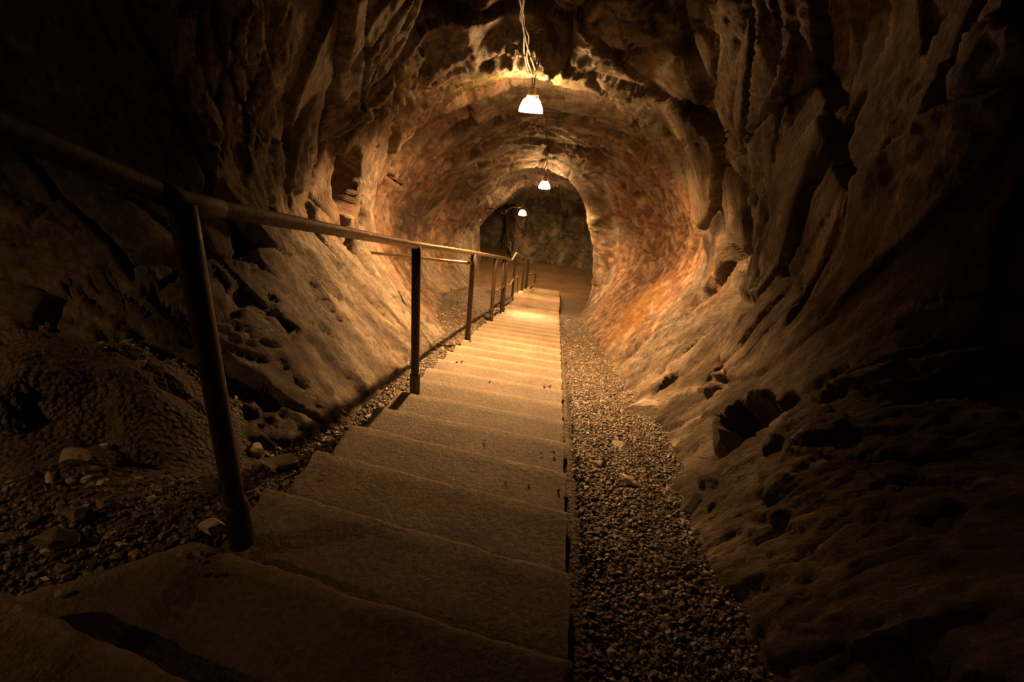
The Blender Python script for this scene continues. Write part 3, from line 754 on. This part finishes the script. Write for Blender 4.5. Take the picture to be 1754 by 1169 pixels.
# ------------------------------------------------------------------ lamps
def make_lamp(loc, glow, label, group='hanging tunnel lamps', s=1.0, wire=.10, low=-.008):
    t = thing('hanging_lamp', label, 'lamp', loc, group)
    def part(name, vf, m, par=t):
        v, f = vf
        return mesh_from(name, np.array(v) * s, [tuple(q) for q in f], m, par)
    # loc is the middle of the glass
    part('glass_shade', lathe([(.078, .035), (.094, .002), (.104, -.028), (.106, -.050), (.102, -.050), (.098, -.028), (.088, .002), (.075, .030)], 24, False), glow[0])
    part('glass_crown', lathe([(.078, .036), (.070, .048), (.058, .060), (.035, .068), (.030, .062), (.050, .052), (.068, .036)], 24, False), glow[2])
    part('bulb', lathe([(r_, z_ + low) for r_, z_ in ((.012, .055), (.022, .030), (.031, .008), (.030, -.006), (.022, -.016), (.010, -.020), (.002, -.0205))], 16), glow[1])
    so = part('socket', lathe([(.012, .150), (.026, .148), (.032, .135), (.034, .10), (.040, .092), (.042, .080), (.030, .078)], 16), M_SOCKET)
    for a in range(3):
        w = a * 2.1 + .4
        c, n = math.cos(w), math.sin(w)
        part('clip', tube([(.034 * c, .034 * n, .098), (.056 * c, .056 * n, .085), (.060 * c, .060 * n, .062), (.052 * c, .052 * n, .058)], .004, 6), M_CLIP, so)
    part('hanging_wire', join(tube(smooth_path([(.006, 0, .15), (.012, .0, .15 + wire * .4), (.004, .004, .15 + wire)], 4), .0055, 6),
                              tube(smooth_path([(-.006, 0, .15), (-.012, .004, .15 + wire * .5), (-.002, -.004, .15 + wire)], 4), .0055, 6)), M_CABLE)
    return t
make_lamp((-.405, 4.8, -.175), M_GLOW[0], 'lit glass lamp hanging highest and nearest, from the tunnel crown below the cable bundle')
make_lamp((-.425, 9.6, -1.665), M_GLOW[1], 'lit lamp hanging at the crown of the second rock arch, further down the stairs', wire=.22)
make_lamp((-1.11, 13.5, -3.12), M_GLOW[2], 'farthest lit lamp, lowest of the three, beside a coil of cable in the end chamber', wire=.85)

# ------------------------------------------------------------------ cables
def cable(name, label, cat, strands, clips=(), r=.008):
    t = thing(name, label, cat, strands[0][0])
    o = np.array(strands[0][0])
    for s in strands:
        v, f = tube(smooth_path(s, 8), r, 7); mesh_from('strand', np.array(v) - o, [tuple(q) for q in f], M_CABLE, t)
    for c in clips:
        c = np.array(c)
        v, f = tube([c + np.array([-.07, 0, .02]), c + np.array([-.02, 0, -.004]), c + np.array([.02, 0, -.004]), c + np.array([.07, 0, .02])], .006, 6)
        mesh_from('clip', np.array(v) - o, [tuple(q) for q in f], M_CLIP, t)
    return t
cable('cable_bundle', 'bundle of three twisted brown cables along the tunnel crown above the nearest lamp', 'cable', [
    [(-.27, 1.0, 1.62), (-.29, 1.6, .98), (-.33, 2.2, .58), (-.36, 2.8, .50), (-.385, 3.2, .40), (-.40, 3.6, .36), (-.43, 4.0, .28), (-.455, 4.3, .21), (-.445, 4.62, .10), (-.41, 4.72, .07), (-.405, 4.79, .05)],
    [(-.25, 1.0, 1.62), (-.27, 1.6, 1.0), (-.29, 2.2, .60), (-.33, 2.8, .52), (-.36, 3.2, .42), (-.405, 3.55, .35), (-.415, 4.0, .26), (-.41, 4.35, .19), (-.385, 4.64, .10), (-.395, 4.74, .065), (-.402, 4.79, .05)],
    [(-.29, 1.0, 1.62), (-.30, 1.6, 1.02), (-.31, 2.2, .62), (-.37, 2.8, .49), (-.365, 3.2, .41), (-.42, 3.6, .35), (-.40, 4.0, .29), (-.435, 4.35, .18), (-.42, 4.66, .09), (-.40, 4.75, .07), (-.408, 4.79, .05)]],
    [(-.36, 3.15, .43), (-.41, 4.66, .11)])
cable('cable', 'thin pale cable looping along the crown from the nearest lamp to the second one', 'cable', [
    [(-.40, 4.82, .03), (-.39, 5.2, .16), (-.38, 6.0, -.06), (-.37, 7.0, -.46), (-.38, 7.8, -.82), (-.40, 8.3, -1.05), (-.45, 8.55, -1.20), (-.43, 8.75, -1.30), (-.39, 8.6, -1.17), (-.40, 8.95, -1.22), (-.42, 9.3, -1.32), (-.43, 9.58, -1.40)],
    [(-.40, 8.1, -.95), (-.42, 8.9, -1.18), (-.43, 9.58, -1.38)]], r=.006)
a = np.linspace(0, 2 * math.pi * 1.6, 14)
coil = [(-1.62 + .075 * math.cos(w), 13.48 + .03 * math.sin(w * .5), -3.15 + .075 * math.sin(w)) for w in a]
cable('coiled_cable', 'pale cable with one coil hanging left of the farthest lamp', 'cable', [
    [(-2.35, 13.6, -3.2), (-1.95, 13.5, -3.10), (-1.80, 13.5, -3.12), (-1.70, 13.48, -3.16)] + coil + [(-1.50, 13.5, -3.05), (-1.35, 13.5, -2.99), (-1.22, 13.5, -2.99), (-1.12, 13.5, -2.90), (-1.11, 13.5, -2.80)]], r=.010)

# ------------------------------------------------------------------ loose stones

def make_stone(name, label, loc, size, rz=0.0, tilt=(0, 0), m=None, seed=0, cuts=18, group=None, cat='stone'):
    """A broken stone: a ball cut flat by random planes."""
    import bmesh
    r = np.random.default_rng(1000 + seed)
    bm = bmesh.new(); bmesh.ops.create_icosphere(bm, subdivisions=3, radius=1.0)
    V = np.array([v.co[:] for v in bm.verts])
    for _ in range(cuts):
        n = r.normal(size=3); n[2] *= 1.3; n /= np.linalg.norm(n); c = r.uniform(.34, .70)
        over = np.maximum(V @ n - c, 0); V = V - over[:, None] * n
    V = V + .03 * np.stack([perlin(V * 3 + seed, 501), perlin(V * 3 + seed, 502), perlin(V * 3 + seed, 503)], 1)
    V = V / np.abs(V).max(0)
    F_ = np.array([[v.index for v in f.verts] for f in bm.faces]); bm.free()
    V = V * np.array(size) * .5
    o = mesh_from(name, V, F_, m, smooth=False)
    o.location = loc; o.rotation_euler = (tilt[0], tilt[1], rz)
    return tag(o, label, cat, group)

ST_ = [  # name, label, place, size, turn, tilt, material
 ('stone', 'big pale faceted stone lying on gravel against the left edge of the stairs', (-.905, 1.30, -1.295), (.15, .11, .085), .5, (-.35, .15), M_PALE),
 ('stone', 'pale oblong stone just left of the big faceted pale stone', (-1.055, 1.37, -1.325), (.095, .055, .05), -.9, (-.4, .2), M_PALE),
 ('stone', 'small pale chip at the wall foot above the big faceted pale stone', (-1.00, 1.43, -1.36), (.034, .028, .02), .3, (.1, .2), M_PALE),
 ('stone', 'rounded stone resting at the foot of the left wall in the narrow gravel strip', (-.955, 1.88, -1.49), (.075, .06, .05), .4, (.1, .1), M_STONE),
 ('stone', 'pale hollowed stone lying just left of the foot of the nearest handrail post', (-.815, .85, -1.11), (.072, .046, .036), .6, (.2, .1), M_PALE),
 ('stone', 'large dark stone with one lit pale side, highest on the left gravel', (-1.34, .985, -1.085), (.085, .06, .065), .3, (.2, .5), M_STONE),
 ('stone', 'small square pale stone at the upper edge of the left gravel, below the rock mound', (-1.35, 1.09, -1.135), (.04, .032, .028), .2, (.1, .1), M_PALE),
 ('stone', 'pale elongated stone leaning over, farthest left of the light pebbles on the left gravel', (-1.335, .90, -1.09), (.046, .024, .022), -.9, (.2, .3), M_PALE),
 ('stone', 'yellowish upright chip just below the pale elongated stone on the left gravel', (-1.295, .86, -1.08), (.022, .018, .034), .3, (.2, .2), M_PALE),
 ('stone', 'brownish oval pebble right of the pale elongated stone on the left gravel', (-1.29, .915, -1.105), (.034, .024, .018), .1, (.0, .1), M_STONE),
 ('stone', 'light three-cornered chip on the left gravel between oval pebble and small round pebble', (-1.255, .93, -1.105), (.028, .022, .018), 1.0, (.2, .0), M_PALE),
 ('stone', 'small round cream pebble, rightmost of the row of light pebbles on the left gravel', (-1.215, .93, -1.11), (.022, .018, .014), .0, (.0, .1), M_PALE),
 ('stone', 'square flat tan stone in the middle of the left gravel', (-1.115, .85, -1.09), (.052, .044, .026), .7, (.35, .1), M_STONE),
 ('stone', 'dark triangular stone just left of the square flat tan stone', (-1.155, .80, -1.085), (.085, .06, .05), .4, (.3, .2), M_DARKSTONE),
 ('stone', 'long black flat slab of rock at the left border of the gravel', (-1.145, .725, -1.085), (.125, .06, .04), .15, (.1, .0), M_DARKSTONE),
 ('stone', 'narrow pale splinter near the left edge of the topmost concrete slab', (-.985, .745, -1.095), (.042, .014, .012), .2, (.0, .1), M_PALE),
 ('stone', 'pale chip standing beside the narrow splinter at the slab edge', (-1.02, .765, -1.09), (.016, .012, .024), .5, (.1, .2), M_PALE),
 ('stone', 'thin triangular flake lying alone on the far left of the topmost slab', (-.985, .592, -1.073), (.034, .022, .008), .4, (.1, .05), M_STONE),
 ('stone', 'tan pointed flake on the topmost slab, left of a blocky one', (-.81, .728, -1.07), (.016, .024, .010), .6, (.1, .2), M_STONE),
 ('stone', 'tan blocky flake on the topmost slab near its corner', (-.765, .74, -1.07), (.022, .020, .014), .2, (.1, .2), M_STONE),
 ('stone', 'tiny tan crumb just below the blocky flake on the topmost slab', (-.757, .722, -1.073), (.012, .010, .008), .9, (.1, .1), M_STONE),
 ('stone', 'dark round lump on the topmost slab to the right of the tan flakes', (-.71, .69, -1.067), (.024, .020, .018), .2, (.0, .0), M_DARKSTONE),
 ('stone', 'dark smooth rounded stone on the gravel left of the nearest handrail post', (-.94, 1.02, -1.165), (.085, .055, .045), .2, (.1, .1), M_DARKSTONE),
 ('stone', 'pale tan stone lying by itself in the middle of the right gutter gravel', (.455, 1.78, -1.565), (.115, .052, .050), -.45, (.1, .15), M_PALE),
 ('stone', 'large flat-topped rock embedded at the foot of the right wall', (.70, 2.92, -1.95), (.36, .30, .15), .3, (.2, -.25), M_STONE),
 ('stone', 'low half-buried flat rock in the right gutter below the embedded flat-topped rock', (.49, 2.22, -1.735), (.17, .12, .05), .2, (.05, .0), M_STONE),
 ('stone', 'angular boulder sitting in the dark hollow of the right wall', (.885, 1.95, -1.425), (.19, .17, .15), 2.1, (.5, -.2), M_BOULDER),
 ('stone', 'pale pointed chip at the bottom edge of the right gutter gravel', (.59, .79, -1.245), (.026, .020, .018), .5, (.2, .1), M_PALE),
 ('stone', 'flat buff stone beside the stair edge in the right gutter', (.33, 1.92, -1.615), (.075, .05, .025), .1, (.05, .0), M_STONE),
 ('stone', 'small tan stone lying just under the angular boulder in the right wall hollow', (.80, 1.95, -1.50), (.05, .034, .022), -.3, (.0, .1), M_STONE),
 ('stone', 'dull olive stone half out of sight at the far left edge of the gravel', (-1.24, .70, -1.085), (.05, .036, .03), .3, (.0, .1), M_STONE),
 ('pebble', 'dark pebble farthest down the stairs, by the left edge near the third post', (-.73, 4.16, -2.232), (.030, .026, .018), 0, (0, 0), M_DARKSTONE),
 ('pebble', 'left one of two dark pebbles side by side on a left stair edge', (-.66, 3.22, -1.918), (.022, .020, .014), 0, (0, 0), M_DARKSTONE),
 ('pebble', 'right one of two dark pebbles side by side on a left stair edge', (-.625, 3.23, -1.918), (.024, .02, .015), .5, (0, 0), M_DARKSTONE),
 ('pebble', 'single dark pebble near the middle of a step beside the second post', (-.35, 2.84, -1.814), (.018, .016, .012), .2, (0, 0), M_DARKSTONE),
 ('pebble', 'left smaller one of a pair of dark pebbles at the right stair edge', (.02, 2.87, -1.814), (.018, .016, .014), .2, (0, 0), M_DARKSTONE),
 ('pebble', 'right larger one of a pair of dark pebbles at the right stair edge', (.055, 2.88, -1.812), (.026, .022, .018), .7, (0, 0), M_DARKSTONE),
 ('pebble', 'single whitish pebble in the middle of the brightly lit steps', (-.18, 3.47, -2.022), (.018, .016, .010), .2, (0, 0), M_PALE),
 ('pebble', 'dark pebble on the sixth step in view, leftmost of the four there', (-.23, 1.83, -1.494), (.014, .013, .014), .2, (0, 0), M_DARKSTONE),
 ('pebble', 'dark pebble on the sixth step in view, second from left of four', (-.09, 1.82, -1.494), (.011, .010, .010), .2, (0, 0), M_DARKSTONE),
 ('pebble', 'buff pebble on the sixth step in view, third from left of four', (.04, 1.80, -1.494), (.016, .012, .009), .2, (0, 0), M_STONE),
 ('pebble', 'tall dark pebble on the sixth step in view at the right stair edge', (.098, 1.81, -1.492), (.013, .013, .020), .2, (0, 0), M_DARKSTONE),
 ('pebble', 'dark pebble on the fifth step in view at the right stair edge', (.118, 1.47, -1.394), (.010, .010, .016), .2, (0, 0), M_DARKSTONE),
 ('pebble', 'small pale pebble on the fifth step in view near the right stair edge', (.0, 1.48, -1.394), (.011, .010, .010), .2, (0, 0), M_STONE),
 ('pebble', 'dark pebble on the fifth step in view, well in from the right edge', (-.09, 1.47, -1.394), (.009, .009, .011), .2, (0, 0), M_DARKSTONE),
 ('stone', 'flat leaf-shaped flake on the wide step beside the big faceted pale stone', (-.725, 1.26, -1.285), (.030, .016, .006), .5, (.1, 0), M_STONE),
 ('pebble', 'lower left crumb of three on the step corner beside the big pale stone', (-.77, 1.30, -1.284), (.009, .008, .007), .2, (0, 0), M_STONE),
 ('pebble', 'lower right crumb of three on the step corner beside the big pale stone', (-.74, 1.31, -1.284), (.010, .009, .007), .2, (0, 0), M_STONE),
 ('pebble', 'upper crumb of three on the step corner beside the big pale stone', (-.735, 1.365, -1.284), (.011, .009, .008), .2, (0, 0), M_DARKSTONE),
]
for i_, (nm, lb, lc, sz, rz_, tl, mt) in enumerate(ST_):
    make_stone(nm, lb, lc, sz, rz_, tl, mt, seed=i_, group='loose stones around the stairs' if nm == 'stone' else 'pebbles lying on the steps', cat='stone' if nm == 'stone' else 'pebble')


# the lamp of the side passage, outside the frame to the left; it throws the shadow of the nearest post
make_lamp((-3.3, -.35, .72), M_GLOW_SIDE, 'lit lamp of the side passage to the left of the stairs', None, low=.012, wire=.9)

# ------------------------------------------------------------------ world and view
w = bpy.data.worlds.new('dark'); bpy.context.scene.world = w
w.use_nodes = True
w.node_tree.nodes['Background'].inputs['Color'].default_value = (0, 0, 0, 1)
w.node_tree.nodes['Background'].inputs['Strength'].default_value = 0
sc = bpy.context.scene
sc.view_settings.view_transform = 'Standard'; sc.view_settings.look = 'None'
sc.view_settings.gamma = 1; sc.view_settings.use_curve_mapping = False
sc.view_settings.exposure = 0.0
sc.cycles.sample_clamp_indirect = 4
sc.cycles.max_bounces = 5; sc.cycles.diffuse_bounces = 3; sc.cycles.glossy_bounces = 2
sc.cycles.use_denoising = True
